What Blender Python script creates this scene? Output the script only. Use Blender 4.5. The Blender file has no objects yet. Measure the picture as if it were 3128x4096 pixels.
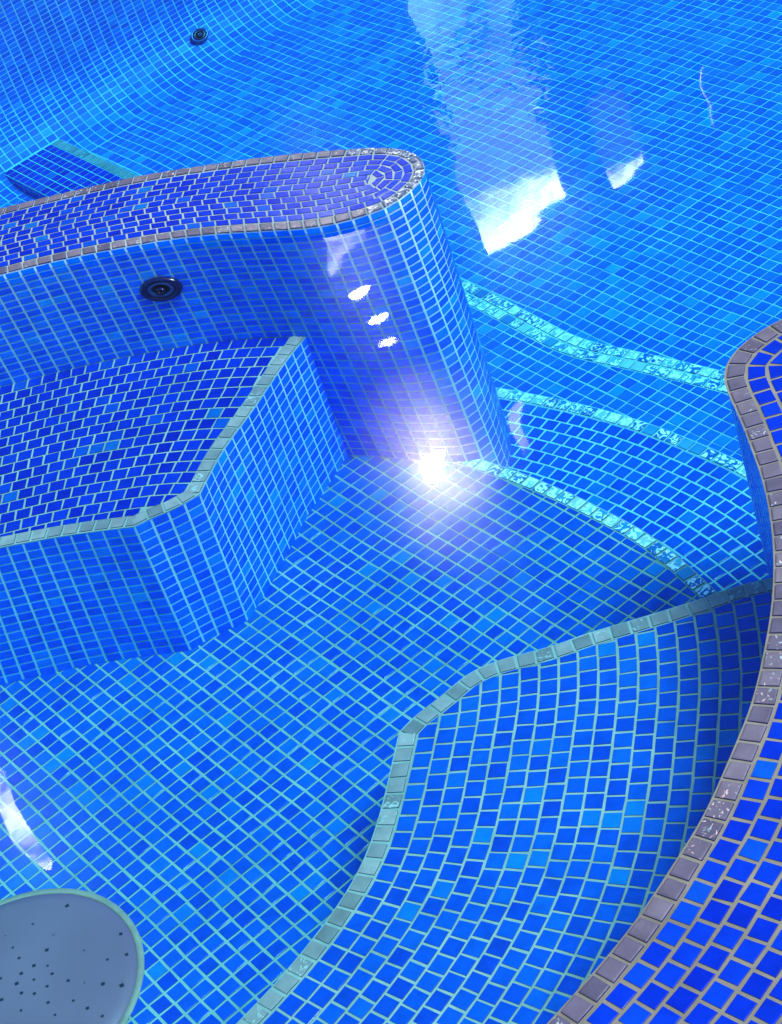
import bpy, math, random
import numpy as np
from mathutils import Matrix, Vector
random.seed(11)
U = 0.027            # one mosaic tile pitch in metres; every length below is in tile pitches
C = bpy.data.collections.new('pool'); bpy.context.scene.collection.children.link(C)

# ---------------------------------------------------------------- plan outlines (x, y) in tile pitches
DIV_BACK = [(-17.32, 124.49), (-16.32, 124.27), (-14.43, 123.77), (-12.42, 123.24), (-9.73, 122.52), (-7.82, 121.98), (-5.76, 121.18), (-3.86, 120.14), (-1.01, 118.98), (1.73, 117.46), (4.7, 115.82), (5.52, 115.29), (6.93, 114.21)]
DIV_TIP = [(6.93, 114.21), (7.79, 113.52), (8.55, 112.7), (8.96, 111.83), (9.17, 110.94), (9.18, 109.95), (8.98, 109.08), (8.57, 108.38), (8.0, 107.82), (7.28, 107.38), (6.46, 106.9), (5.49, 106.73)]
DIV_FRONT = [(-17.85, 115.76), (-16.94, 115.52), (-13.73, 114.9), (-10.9, 113.86), (-8.24, 113.0), (-5.5, 111.87), (-2.6, 110.12), (0.08, 108.34), (2.71, 106.66), (3.64, 106.62), (4.58, 106.63), (5.49, 106.73)]
SEAT_FRONT = [(-22.18, 98.96), (-19.34, 98.21), (-16.55, 97.24), (-14.14, 96.26), (-13.21, 96.44), (-11.63, 96.52), (-9.99, 97.03)]
SEAT_SIDE = [(-9.99, 97.03), (-7.99, 100.71), (-6.21, 102.66), (-4.64, 104.83), (-2.43, 107.9), (-1.11, 109.19)]
SEAT_FRONT_FOOT = [(-26.23, 99.12), (-23.83, 98.71), (-21.29, 98.22), (-19.22, 97.71), (-16.77, 96.81), (-14.19, 95.92), (-12.47, 96.41), (-11.55, 96.53), (-10.39, 96.7)]
SEAT_SIDE_FOOT = [(-10.39, 96.7), (-9.78, 97.29), (-7.55, 100.53), (-5.3, 104.33), (-2.82, 107.3), (-1.34, 109.34)]
BENCH_N = [(-3.4, 74.84), (-2.44, 75.58), (-1.07, 76.12), (0.82, 77.19), (1.98, 77.31), (2.98, 77.25), (5.38, 76.86), (7.15, 76.9), (9.09, 76.69), (11.52, 76.47), (13.22, 76.35), (15.23, 76.36), (16.9, 75.98), (17.78, 75.86)]
BENCH_W = [(-14.47, 60.65), (-13.49, 61.31), (-12.25, 62.07), (-10.93, 63.2), (-9.6, 64.29), (-8.6, 65.29), (-7.33, 66.48), (-6.45, 67.9), (-5.35, 70.23), (-4.42, 72.26), (-4.01, 73.58), (-3.4, 74.84)]
COPING = [(23.55, 82.5), (22.59, 82.57), (21.54, 82.41), (20.96, 82.39), (20.0, 82.04), (19.27, 81.67), (18.43, 81.19), (17.75, 80.45), (17.46, 79.93), (17.29, 79.12), (17.18, 78.42), (17.15, 77.33), (16.99, 75.81), (16.8, 74.35), (16.58, 72.78), (16.36, 71.23), (15.97, 69.56), (15.45, 67.6), (14.66, 65.36), (13.7, 63.12), (12.6, 61.05), (11.36, 58.85), (10.49, 57.57), (9.59, 56.48), (8.68, 55.3), (7.62, 53.97), (6.71, 52.99), (5.77, 52.19), (4.39, 50.88), (3.34, 49.94), (2.27, 49.15), (1.1, 48.32), (-0.13, 47.54), (-1.02, 46.93)]
EDGE_A = [(5.36, 105.42), (6.44, 103.98), (7.59, 102.3), (8.67, 100.83), (9.68, 99.07), (10.92, 97.03), (11.82, 95.18), (12.67, 93.54), (13.63, 91.63), (13.95, 90.59), (14.49, 88.97), (15.03, 86.84), (15.42, 85.08), (15.89, 83.04)]
EDGE_B = [(8.33, 114.73), (9.6, 113.64), (10.37, 112.77), (11.63, 111.45), (12.48, 110.36), (13.79, 108.91), (14.78, 107.67), (16.06, 105.98), (17.13, 104.44), (18.22, 102.68), (19.24, 100.82), (20.3, 98.91), (21.05, 97.44), (22.0, 95.45), (22.74, 93.47)]
EDGE_C = [(8.78, 136.35), (9.78, 134.17), (11.08, 131.22), (12.75, 127.71), (14.28, 124.04), (15.49, 121.16), (16.48, 118.69), (17.31, 117.4), (18.75, 115.84), (20.36, 113.78), (22.44, 111.19), (23.94, 109.14), (25.41, 107.14), (26.95, 105.23)]
Z_TOP, Z_WATER, Z_SEAT, Z_BENCH, Z_TREAD, Z_STEP, Z_POOL = 17.7, 17.3, 9.75, 7.5, -2.0, -4.0, -6.0
GA = -1.11489        # direction of the grid laid over all the floors
A = np.array([math.cos(GA), math.sin(GA)]); B = np.array([-A[1], A[0]])
def ab(s, t):        # s = distance away across the pool, t = distance along the far wall
    return -A * s + B * t

# ---------------------------------------------------------------- polyline helpers
def arr(p): return np.array(p, float)
def resample(p, step):
    p = arr(p); d = np.r_[0, np.cumsum(np.linalg.norm(np.diff(p, axis=0), axis=1))]
    n = max(2, int(round(d[-1] / step)) + 1); s = np.linspace(0, d[-1], n)
    return np.c_[np.interp(s, d, p[:, 0]), np.interp(s, d, p[:, 1])]
def smooth(p, step=.4, sig=1.5):
    q = resample(p, step); k = int(sig * 3 / step); n = len(q)
    pad0 = 2 * q[0] - q[1:k + 1][::-1]; pad1 = 2 * q[-1] - q[-k - 1:-1][::-1]
    if n <= k + 1: return q
    e = np.vstack([pad0, q, pad1]); w = np.exp(-.5 * (np.arange(-k, k + 1) * step / sig) ** 2); w /= w.sum()
    return np.c_[np.convolve(e[:, 0], w, 'valid'), np.convolve(e[:, 1], w, 'valid')]
def normals(p):      # unit normals to the RIGHT of travel
    t = np.gradient(p, axis=0); t /= np.linalg.norm(t, axis=1)[:, None] + 1e-9
    return np.c_[t[:, 1], -t[:, 0]]
def arclen(p): return np.r_[0, np.cumsum(np.linalg.norm(np.diff(p, axis=0), axis=1))]
def at(p, d, s):     # point at arc length s (extrapolating)
    if s < 0: return p[0] + (p[0] - p[1]) / (np.linalg.norm(p[0] - p[1]) + 1e-9) * (-s)
    if s > d[-1]: return p[-1] + (p[-1] - p[-2]) / (np.linalg.norm(p[-1] - p[-2]) + 1e-9) * (s - d[-1])
    return arr([np.interp(s, d, p[:, 0]), np.interp(s, d, p[:, 1])])
def seg_dist(p, P):
    a = P[:-1]; ab_ = P[1:] - a; t = np.clip(((p - a) * ab_).sum(1) / ((ab_ ** 2).sum(1) + 1e-12), 0, 1)
    d = np.linalg.norm(a + ab_ * t[:, None] - p, axis=1); i = int(d.argmin()); return d[i], i
def clip_half(poly, a, b, keep_right):
    out = []; n = len(poly); e = b - a
    def side(q): v = e[0] * (q[1] - a[1]) - e[1] * (q[0] - a[0]); return -v if keep_right else v
    for i in range(n):
        p, q = poly[i], poly[(i + 1) % n]; sp, sq = side(p), side(q)
        if sp >= 0: out.append(p)
        if (sp >= 0) != (sq >= 0): out.append(p + (q - p) * (sp / (sp - sq)))
    return out
def clip_line(poly, line, right):   # cut a small tile against a boundary polyline, keeping the part on one side
    ids = set()
    for q in list(poly) + [sum(poly) / len(poly)]:
        d, i = seg_dist(q, line); ids.add(i)
    for i in ids:
        poly = clip_half(poly, line[i], line[i + 1], right)
        if len(poly) < 3: return None
    return poly
def area(poly): x = arr(poly); return .5 * abs(np.dot(x[:, 0], np.roll(x[:, 1], 1)) - np.dot(x[:, 1], np.roll(x[:, 0], 1)))
def inside(pt, poly):
    x, y = pt; c = False; n = len(poly)
    for i in range(n):
        x0, y0 = poly[i]; x1, y1 = poly[(i + 1) % n]
        if (y0 > y) != (y1 > y) and x < (x1 - x0) * (y - y0) / (y1 - y0) + x0: c = not c
    return c

# ---------------------------------------------------------------- mesh builder
class MB:
    def __init__(s): s.v = []; s.f = []; s.m = []; s.sides = False
    def face(s, pts, mi=0):
        k = len(s.v); s.v += [tuple(p) for p in pts]; s.f.append(tuple(range(k, k + len(pts)))); s.m.append(mi)
    def tile(s, pts, nrm, h=.05, bev=.045, mi=1, jit=.006, side=None):
        """a small raised slab with chamfered rim; pts 3D, nrm outward"""
        pts = [np.array(p, float) for p in pts]; n = len(pts); c = sum(pts) / n
        nrm = np.array(nrm, float); nrm /= np.linalg.norm(nrm)
        a = sum(np.cross(pts[i] - c, pts[(i + 1) % n] - c) for i in range(n))
        if a @ nrm < 0: pts = pts[::-1]
        r = sum(np.linalg.norm(p - c) for p in pts) / n
        if side is None and mi == 1: side = 99; s.sides = True
        k = len(s.v); tx, ty = random.gauss(0, jit), random.gauss(0, jit)
        e1 = pts[0] - c; e1 /= np.linalg.norm(e1) + 1e-9; e2 = np.cross(nrm, e1)
        for p in pts: s.v.append(tuple(p - nrm * .02))
        for p in pts:
            d = p - c; s.v.append(tuple(p + nrm * (h * .75) - d * (bev * .15 / r)))
        for p in pts:
            d = p - c; s.v.append(tuple(c + d * max(.3, 1 - bev / r) + nrm * (h + tx * (d @ e1) + ty * (d @ e2))))
        for i in range(n):
            j = (i + 1) % n
            s.f.append((k + i, k + j, k + n + j, k + n + i)); s.m.append(mi if side is None else side)
            s.f.append((k + n + i, k + n + j, k + 2 * n + j, k + 2 * n + i)); s.m.append(mi)
        s.f.append(tuple(range(k + 2 * n, k + 3 * n))); s.m.append(mi)
    def build(s, name, mats, parent=None, smooth_=False):
        me = bpy.data.meshes.new(name); me.from_pydata([(x * U, y * U, z * U) for x, y, z in s.v], [], s.f)
        for m in mats: me.materials.append(m)
        if s.sides: me.materials.append(M['side']); s.m = [len(mats) if x == 99 else x for x in s.m]
        me.polygons.foreach_set('material_index', s.m)
        if smooth_: me.polygons.foreach_set('use_smooth', [True] * len(s.f))
        me.update(); o = bpy.data.objects.new(name, me); C.objects.link(o)
        if parent: o.parent = parent; o.matrix_parent_inverse = Matrix.Translation(-parent.location)
        return o
def thing(name, label, cat, loc, group=None):
    o = bpy.data.objects.new(name, None); C.objects.link(o); o.location = [c * U for c in loc]; o.empty_display_size = .05
    o['label'] = label; o['category'] = cat
    if group: o['group'] = group
    return o
def P3(p, z): return (p[0], p[1], z)

# ---------------------------------------------------------------- materials
def newmat(name):
    m = bpy.data.materials.new(name); m.use_nodes = True; nt = m.node_tree; nt.nodes.clear()
    out = nt.nodes.new('ShaderNodeOutputMaterial'); return m, nt, out
def N(nt, t, **k):
    n = nt.nodes.new(t)
    for a, v in k.items():
        if a.startswith('_'): setattr(n, a[1:], v)
        else: n.inputs[a.replace('_', ' ')].default_value = v
    return n
def L(nt, a, b): nt.links.new(a, b)
def ramp(nt, stops, interp='LINEAR'):
    r = nt.nodes.new('ShaderNodeValToRGB'); r.color_ramp.interpolation = interp; cr = r.color_ramp
    while len(cr.elements) > 1: cr.elements.remove(cr.elements[-1])
    for i, (p, c) in enumerate(stops):
        e = cr.elements[0] if i == 0 else cr.elements.new(p)
        e.position = p; e.color = (*c, 1)
    return r
def tile_mat(name, cols, rough=.13, noise=.45, spec=.28):
    """glazed blue glass mosaic: every tile its own shade, cloudy glaze inside each tile"""
    m, nt, out = newmat(name); p = N(nt, 'ShaderNodeBsdfPrincipled', Roughness=rough); L(nt, p.outputs[0], out.inputs[0])
    p.inputs['Specular IOR Level'].default_value = spec
    g = nt.nodes.new('ShaderNodeNewGeometry'); tc = nt.nodes.new('ShaderNodeTexCoord')
    r = ramp(nt, cols); L(nt, g.outputs['Random Per Island'], r.inputs[0])
    n1 = N(nt, 'ShaderNodeTexNoise', Scale=42.0, Detail=3.0, Roughness=.6); L(nt, tc.outputs['Object'], n1.inputs['Vector'])
    n2 = N(nt, 'ShaderNodeTexNoise', Scale=1.6, Detail=3.0); L(nt, tc.outputs['Object'], n2.inputs['Vector'])
    n3 = N(nt, 'ShaderNodeTexNoise', Scale=260.0, Detail=2.0); L(nt, tc.outputs['Object'], n3.inputs['Vector'])
    a = N(nt, 'ShaderNodeMath', _operation='MULTIPLY_ADD'); a.inputs[1].default_value = noise * 1.6; a.inputs[2].default_value = 1 - noise * .8
    L(nt, n1.outputs['Fac'], a.inputs[0])
    b = N(nt, 'ShaderNodeMath', _operation='MULTIPLY_ADD'); b.inputs[1].default_value = .5; b.inputs[2].default_value = .75
    L(nt, n2.outputs['Fac'], b.inputs[0])
    c = N(nt, 'ShaderNodeMath', _operation='MULTIPLY'); L(nt, a.outputs[0], c.inputs[0]); L(nt, b.outputs[0], c.inputs[1])
    mx = N(nt, 'ShaderNodeMix', _data_type='RGBA', _blend_type='MULTIPLY'); mx.inputs[0].default_value = 1
    L(nt, r.outputs[0], mx.inputs[6]); L(nt, c.outputs[0], mx.inputs[7]); L(nt, mx.outputs[2], p.inputs['Base Color'])
    bp = N(nt, 'ShaderNodeBump', Strength=.25, Distance=.0006); L(nt, n3.outputs['Fac'], bp.inputs['Height']); L(nt, bp.outputs[0], p.inputs['Normal'])
    return m
def grout_mat(name, c0, c1, rough=.8):
    m, nt, out = newmat(name); p = N(nt, 'ShaderNodeBsdfPrincipled', Roughness=rough); L(nt, p.outputs[0], out.inputs[0])
    tc = nt.nodes.new('ShaderNodeTexCoord')
    n1 = N(nt, 'ShaderNodeTexNoise', Scale=7.0, Detail=8.0, Roughness=.72); L(nt, tc.outputs['Object'], n1.inputs['Vector'])
    r = ramp(nt, [(.36, tuple(x * .8 for x in c0)), (.48, c0), (.66, c1)]); L(nt, n1.outputs['Fac'], r.inputs[0]); L(nt, r.outputs[0], p.inputs['Base Color'])
    n2 = N(nt, 'ShaderNodeTexNoise', Scale=900.0, Detail=2.0); L(nt, tc.outputs['Object'], n2.inputs['Vector'])
    bp = N(nt, 'ShaderNodeBump', Strength=.4, Distance=.0006); L(nt, n2.outputs['Fac'], bp.inputs['Height']); L(nt, bp.outputs[0], p.inputs['Normal'])
    return m
def pearl_mat(name, cols, speck, amount, scale=60, bump=.5, rough=.12, metal=0.0, cut=.5):
    """crackled pearlescent glass of the edge tiles, with flakes of foil in some of them"""
    m, nt, out = newmat(name); p = N(nt, 'ShaderNodeBsdfPrincipled', Roughness=rough, Metallic=metal); L(nt, p.outputs[0], out.inputs[0])
    g = nt.nodes.new('ShaderNodeNewGeometry'); tc = nt.nodes.new('ShaderNodeTexCoord')
    base = ramp(nt, cols); L(nt, g.outputs['Random Per Island'], base.inputs[0])
    off = N(nt, 'ShaderNodeVectorMath', _operation='ADD'); L(nt, tc.outputs['Object'], off.inputs[0])
    sc = N(nt, 'ShaderNodeMath', _operation='MULTIPLY'); sc.inputs[1].default_value = 7.3; L(nt, g.outputs['Random Per Island'], sc.inputs[0]); L(nt, sc.outputs[0], off.inputs[1])
    n1 = N(nt, 'ShaderNodeTexNoise', Scale=float(scale), Detail=3.0, Distortion=2.2); L(nt, off.outputs[0], n1.inputs['Vector'])
    mask = ramp(nt, [(cut, (0, 0, 0)), (cut + .05, (1, 1, 1))]); L(nt, n1.outputs['Fac'], mask.inputs[0])
    # how flaky each tile is
    r2 = N(nt, 'ShaderNodeMath', _operation='MULTIPLY'); r2.inputs[1].default_value = 13.7; L(nt, g.outputs['Random Per Island'], r2.inputs[0])
    fr = N(nt, 'ShaderNodeMath', _operation='FRACT'); L(nt, r2.outputs[0], fr.inputs[0])
    lt = N(nt, 'ShaderNodeMath', _operation='LESS_THAN'); lt.inputs[1].default_value = amount; L(nt, fr.outputs[0], lt.inputs[0])
    mm = N(nt, 'ShaderNodeMath', _operation='MULTIPLY'); L(nt, mask.outputs[0], mm.inputs[0]); L(nt, lt.outputs[0], mm.inputs[1])
    n4 = N(nt, 'ShaderNodeTexNoise', Scale=float(scale) * .7, Detail=1.0); L(nt, off.outputs[0], n4.inputs['Vector'])
    sp = ramp(nt, speck); L(nt, n4.outputs['Fac'], sp.inputs[0])
    mx = N(nt, 'ShaderNodeMix', _data_type='RGBA'); L(nt, mm.outputs[0], mx.inputs[0]); L(nt, base.outputs[0], mx.inputs[6]); L(nt, sp.outputs[0], mx.inputs[7])
    col = mx.outputs[2]
    n5 = N(nt, 'ShaderNodeTexNoise', Scale=35.0, Detail=4.0); L(nt, off.outputs[0], n5.inputs['Vector'])
    v = N(nt, 'ShaderNodeMath', _operation='MULTIPLY_ADD'); v.inputs[1].default_value = .9; v.inputs[2].default_value = .55; L(nt, n5.outputs['Fac'], v.inputs[0])
    m2 = N(nt, 'ShaderNodeMix', _data_type='RGBA', _blend_type='MULTIPLY'); m2.inputs[0].default_value = 1; L(nt, col, m2.inputs[6]); L(nt, v.outputs[0], m2.inputs[7])
    L(nt, m2.outputs[2], p.inputs['Base Color'])
    bp = N(nt, 'ShaderNodeBump', Strength=bump, Distance=.002); L(nt, n1.outputs['Fac'], bp.inputs['Height']); L(nt, bp.outputs[0], p.inputs['Normal'])
    return m
def plain(name, col, rough=.4, metal=0.0, scale=40, amt=.15):
    m, nt, out = newmat(name); p = N(nt, 'ShaderNodeBsdfPrincipled', Roughness=rough, Metallic=metal); L(nt, p.outputs[0], out.inputs[0])
    tc = nt.nodes.new('ShaderNodeTexCoord'); n1 = N(nt, 'ShaderNodeTexNoise', Scale=float(scale), Detail=5.0); L(nt, tc.outputs['Object'], n1.inputs['Vector'])
    r = ramp(nt, [(.3, tuple(c * (1 - amt) for c in col)), (.7, tuple(min(1, c * (1 + amt)) for c in col))]); L(nt, n1.outputs['Fac'], r.inputs[0])
    L(nt, r.outputs[0], p.inputs['Base Color']); return m

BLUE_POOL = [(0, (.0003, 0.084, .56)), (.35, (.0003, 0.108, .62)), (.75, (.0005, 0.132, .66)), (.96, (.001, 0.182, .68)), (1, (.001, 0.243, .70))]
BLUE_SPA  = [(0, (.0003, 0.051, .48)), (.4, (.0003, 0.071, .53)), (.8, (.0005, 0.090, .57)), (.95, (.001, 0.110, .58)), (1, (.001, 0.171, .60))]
BLUE_WALL = [(0, (.0003, 0.095, .82)), (.5, (.0003, 0.125, .90)), (.85, (.0005, 0.157, .92)), (.97, (.001, 0.213, .92)), (1, (.001, 0.302, .90))]  # wall blue lifted so the colour carries light the upright faces lack
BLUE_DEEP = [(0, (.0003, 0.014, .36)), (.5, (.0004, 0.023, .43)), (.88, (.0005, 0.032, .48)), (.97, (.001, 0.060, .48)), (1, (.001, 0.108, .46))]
M = dict(
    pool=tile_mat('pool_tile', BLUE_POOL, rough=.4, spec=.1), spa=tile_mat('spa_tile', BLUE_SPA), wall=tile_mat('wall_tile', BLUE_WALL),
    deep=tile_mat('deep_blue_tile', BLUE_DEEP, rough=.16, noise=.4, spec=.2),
    g_wet=grout_mat('grout_underwater', (.22, .36, .36), (.33, .45, .44)),
    g_wall=grout_mat('grout_walls', (.34, .66, .70), (.44, .76, .78)),  # grout lightened too, for the weaker light on the walls
    g_pool=grout_mat('grout_pool', (.20, .52, .66), (.30, .62, .74)),
    g_dry=grout_mat('grout_dry', (.135, .15, .135), (.19, .205, .185)),
    g_top=grout_mat('grout_wall_top', (.18, .28, .32), (.26, .36, .38)),
    pearl_dry=pearl_mat('pearl_grey_tile', [(0, (.06, .065, .12)), (.5, (.09, .09, .15)), (1, (.13, .13, .185))],
                        [(0, (.4, .2, .3)), (.4, (.55, .4, .42)), (.55, (.25, .42, .45)), (1, (.35, .3, .5))], .4, scale=95, bump=.15, rough=.22, cut=.61),
    pearl_wet=pearl_mat('pearl_teal_tile', [(0, (.15, .19, .21)), (.5, (.22, .26, .28)), (1, (.30, .34, .35))],
                        [(0, (.25, .42, .42)), (1, (.4, .55, .55))], .3, scale=70, bump=.25, rough=.22, cut=.58),
    pearl_tip=pearl_mat('pearl_crackled_tile', [(0, (.02, .03, .12)), (.5, (.03, .06, .16)), (1, (.07, .08, .16))],
                        [(0, (.25, .22, .32)), (.5, (.45, .52, .55)), (1, (.2, .38, .45))], .85, scale=85, bump=.25, rough=.2, cut=.53),
    pearl_step=pearl_mat('pearl_white_tile', [(0, (.005, .10, .42)), (.4, (.03, .26, .58)), (.7, (.15, .46, .66)), (1, (.5, .62, .68))],
                         [(0, (.25, .6, .75)), (.5, (.9, .95, .95)), (1, (.4, .75, .85))], .95, scale=62, bump=.5, cut=.49),
    reflection_row=tile_mat('painted_reflection_tile', [(0, (.04, .16, .62)), (1, (.07, .2, .66))]),
    chrome=plain('dark_blue_plastic', (.002, .006, .07), .08), chrome2=plain('blue_grey_steel', (.02, .07, .25), .15, .3),
    black=plain('black_hole', (.002, .003, .01), .5), cover=plain('grey_cover_plastic', (.25, .125, .20), .35, 0, 6, .1),
    rim=plain('pale_sealant', (.36, .27, .23), .6), hole=plain('hole_dark', (.01, .012, .04), .6),
    side=plain('glass_edge_shade', (.0005, .006, .10), .4),  # dark edge glass, its navy also painting the shade in the joints
    deck=plain('stone_deck', (.45, .42, .38), .7), render=plain('grey_render', (.03, .035, .045), .9, 0, .4, .2), frame=plain('window_frame', (.02, .02, .025), .4),
)

# ---------------------------------------------------------------- generic tiled surfaces
def wander(q, amp):   # courses laid by hand are never dead straight
    x, y = q
    return q + amp * np.array([math.sin(x * .31 + y * .17) + .6 * math.sin(x * .11 - y * .47 + 2) + .35 * math.sin(x * .83 + y * .6), math.cos(y * .27 - x * .21 + 1) + .6 * math.sin(x * .52 + y * .13) + .35 * math.cos(y * .9 - x * .4)])
def grid_tiles(mb, origin, z, pitch, keep, clips=(), gap=.15, mi=1, alt=None, rng=None, rot=(A, B), wav=.06):
    """square tiles laid on the common grid; keep(pt) says whether a tile is wanted"""
    a_, b_ = rot; o = arr(origin); g = gap / 2
    (i0, i1), (j0, j1) = rng
    for i in range(i0, i1):
        for j in range(j0, j1):
            c = o + (a_ * (i + .5) + b_ * (j + .5)) * pitch
            if not keep(c): continue
            # mosaic comes in sheets of 12 x 12: each sheet sits a hair off its neighbours
            rs = random.Random((i // 12) * 7919 + (j // 12) * 104729 + int(z * 10)); sx, sy = rs.gauss(0, .022), rs.gauss(0, .022)
            poly = []
            for (u, v) in ((g, g), (1 - g, g), (1 - g, 1 - g), (g, 1 - g)):
                uu = i + u + sx + random.gauss(0, .012); vv = j + v + sy + random.gauss(0, .012)
                poly.append(wander(o + (a_ * uu + b_ * vv) * pitch, wav))
            for line, right in clips:
                poly = clip_line(poly, line, right)
                if poly is None: break
            if poly is None or area(poly) < .05: continue
            m_ = alt(c) if alt else mi
            mb.tile([P3(q, z) for q in poly], (0, 0, 1), mi=m_)
def row_tiles(mb, curve, z, d0, d1, clips=(), gap=.15, mi=1, side=1, bond=.5, off=0, keep=None, pitch=1.0, check=True, h=.05, bev=.045):
    """one course of tiles between offsets d0 and d1 from a curve"""
    n = normals(curve) * side; mid = curve + n * ((d0 + d1) / 2); s = arclen(mid)
    k = -1
    L_ = s[-1]; x = -1 + (off % 1) * pitch
    while x < L_:
        w = pitch * random.uniform(.97, 1.03); xa, xb = x + gap / 2, x + w - gap / 2; x += w
        if xb < 0 or xa > L_: continue
        xa = max(xa, 0); xb = min(xb, L_)
        if xb - xa < .15: continue
        def pt(xx, d):
            j = np.interp(xx, s, np.arange(len(s))); i = min(int(j), len(s) - 2); f = j - i
            return (curve[i] + n[i] * d) * (1 - f) + (curve[i + 1] + n[i + 1] * d) * f
        g = gap / 2
        poly = [pt(xa, d0 + g), pt(xb, d0 + g), pt(xb, d1 - g), pt(xa, d1 - g)]
        c = sum(poly) / 4
        if check and seg_dist(c, curve)[0] < (d0 + d1) / 2 - .12: continue
        if keep and not keep(c): continue
        poly = [q + np.array([random.gauss(0, .012), random.gauss(0, .012)]) for q in poly]
        for line, right in clips:
            poly = clip_line(poly, line, right)
            if poly is None: break
        if poly is None or area(poly) < .06: continue
        mb.tile([P3(q, z) for q in poly], (0, 0, 1), h=h, bev=bev, mi=mi)
def poly_sheet(mb, poly, z, mi=0): mb.face([P3(p, z) for p in poly], mi)
def wall_surface(mb, top, foot, ztop, zfoot, rows, side, gap_u=.16, gap_v=.12, col=1.0, mi=1, sub=1, keep=None, grout=0, n_cols=None):
    """tiled face between a top curve and a foot curve; rows = list of z levels from top down"""
    top = arr(top); foot = arr(foot); st = arclen(top); sf = arclen(foot)
    Ln = st[-1]; n = n_cols or max(1, int(round(Ln / col)))
    def P(u, z):
        a_ = at(top, st, u * st[-1]); b_ = at(foot, sf, u * sf[-1]); t = (ztop - z) / (ztop - zfoot)
        q = a_ + (b_ - a_) * t; return np.array([q[0], q[1], z])
    def Nrm(u, z):
        e = 1e-3; du = P(min(1, u + e), z) - P(max(0, u - e), z); dz = P(u, z + .1) - P(u, z - .1)
        nn = np.cross(du, dz); return nn * side / (np.linalg.norm(nn) + 1e-9)
    zs = [rows[0]] + [z for z in rows[1:]]
    # grout sheet
    nu = n * sub; base = len(mb.v)
    lev = np.linspace(rows[0], rows[-1], max(3, len(rows) // 2))
    for z in lev:
        for i in range(nu + 1): mb.v.append(tuple(P(i / nu, z) - Nrm(i / nu, z) * .02))
    for r in range(len(lev) - 1):
        for i in range(nu):
            a0 = base + r * (nu + 1) + i; q = (a0, a0 + 1, a0 + nu + 2, a0 + nu + 1)
            mb.f.append(q if side < 0 else q[::-1]); mb.m.append(grout)
    for r in range(len(rows) - 1):
        for i in range(n):
            g = gap_u / 2 / Ln
            u0, u1 = i / n + g, (i + 1) / n - g; z0, z1 = rows[r] - gap_v / 2, rows[r + 1] + gap_v / 2
            j = lambda: random.gauss(0, .006)
            c = P((u0 + u1) / 2, (z0 + z1) / 2)
            if keep and not keep(c): continue
            pts = [P(u0, z0 + j()), P(u1, z0 + j()), P(u1, z1 + j()), P(u0, z1 + j())]
            mb.tile(pts, Nrm((u0 + u1) / 2, (z0 + z1) / 2), h=.02, bev=.03, mi=mi, jit=.006, side=mi)
    return P, Nrm
def band(mb, curve, z, d0, d1, side, mi=0):
    n = normals(curve) * side; p0 = curve + n * d0; p1 = curve + n * d1; base = len(mb.v)
    for p in p0: mb.v.append(P3(p, z))
    for p in p1: mb.v.append(P3(p, z))
    k = len(curve)
    for i in range(k - 1):
        q = (base + i, base + i + 1, base + k + i + 1, base + k + i); mb.f.append(q if side < 0 else q[::-1]); mb.m.append(mi)
def levels(z0, z1, step):
    n = max(1, int(round((z0 - z1) / step))); return [z0 + (z1 - z0) * i / n for i in range(n + 1)]

# ================================================================ SPA FLOOR
ORG = arr([2.639, 99.301])
edgeA = smooth(EDGE_A, .4, 1.2); edgeB = smooth(EDGE_B + [(23.8, 90), (24.8, 86), (25.5, 82), (26, 77)], .4, 1.6); edgeC = smooth(EDGE_C, .4, 1.6)
spa_poly = [tuple(p) for p in edgeA] + [(24, 78), (24, 40), (-75, 40), (-75, 120), (-30, 121), (-10, 117), (2, 111)]
divF_raw = [(-60, 121), (-45, 119.2), (-35, 118.2), (-25, 117)] + DIV_FRONT
divB_raw = [(-60, 129.5), (-45, 128), (-35, 127.2), (-25, 126)] + DIV_BACK
def spa_keep(c):
    if c[0] < -38 or c[1] < 52 or c[1] > 112 or c[0] > 19: return False
    if c[0] < -12.5 and c[1] > 101: return False         # below the seat
    if c[0] > 0 and c[1] < 74: return False              # below the curved bench
    return True
mb = MB(); poly_sheet(mb, spa_poly, 0)
inA = edgeA + normals(edgeA) * 1.0
grid_tiles(mb, ORG, 0, 1.0, spa_keep, [(inA, True)], rng=((-30, 60), (-62, 30)), gap=.15)
spa = mb.build('spa_floor', [M['g_wet'], M['spa']]); spa['kind'] = 'structure'
mb = MB(); band(mb, edgeA, .03, -.02, 1.0, 1); row_tiles(mb, edgeA, .03, 0, 1.0, mi=1, check=False, bev=.09, h=.08)
mb.build('edge_trim', [M['g_wet'], M['pearl_step']], spa)
mb = MB(); wall_surface(mb, edgeA, edgeA, .0, Z_TREAD, levels(0, Z_TREAD, .66), -1)
mb.build('riser', [M['g_wet'], M['spa']], spa)

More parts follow.
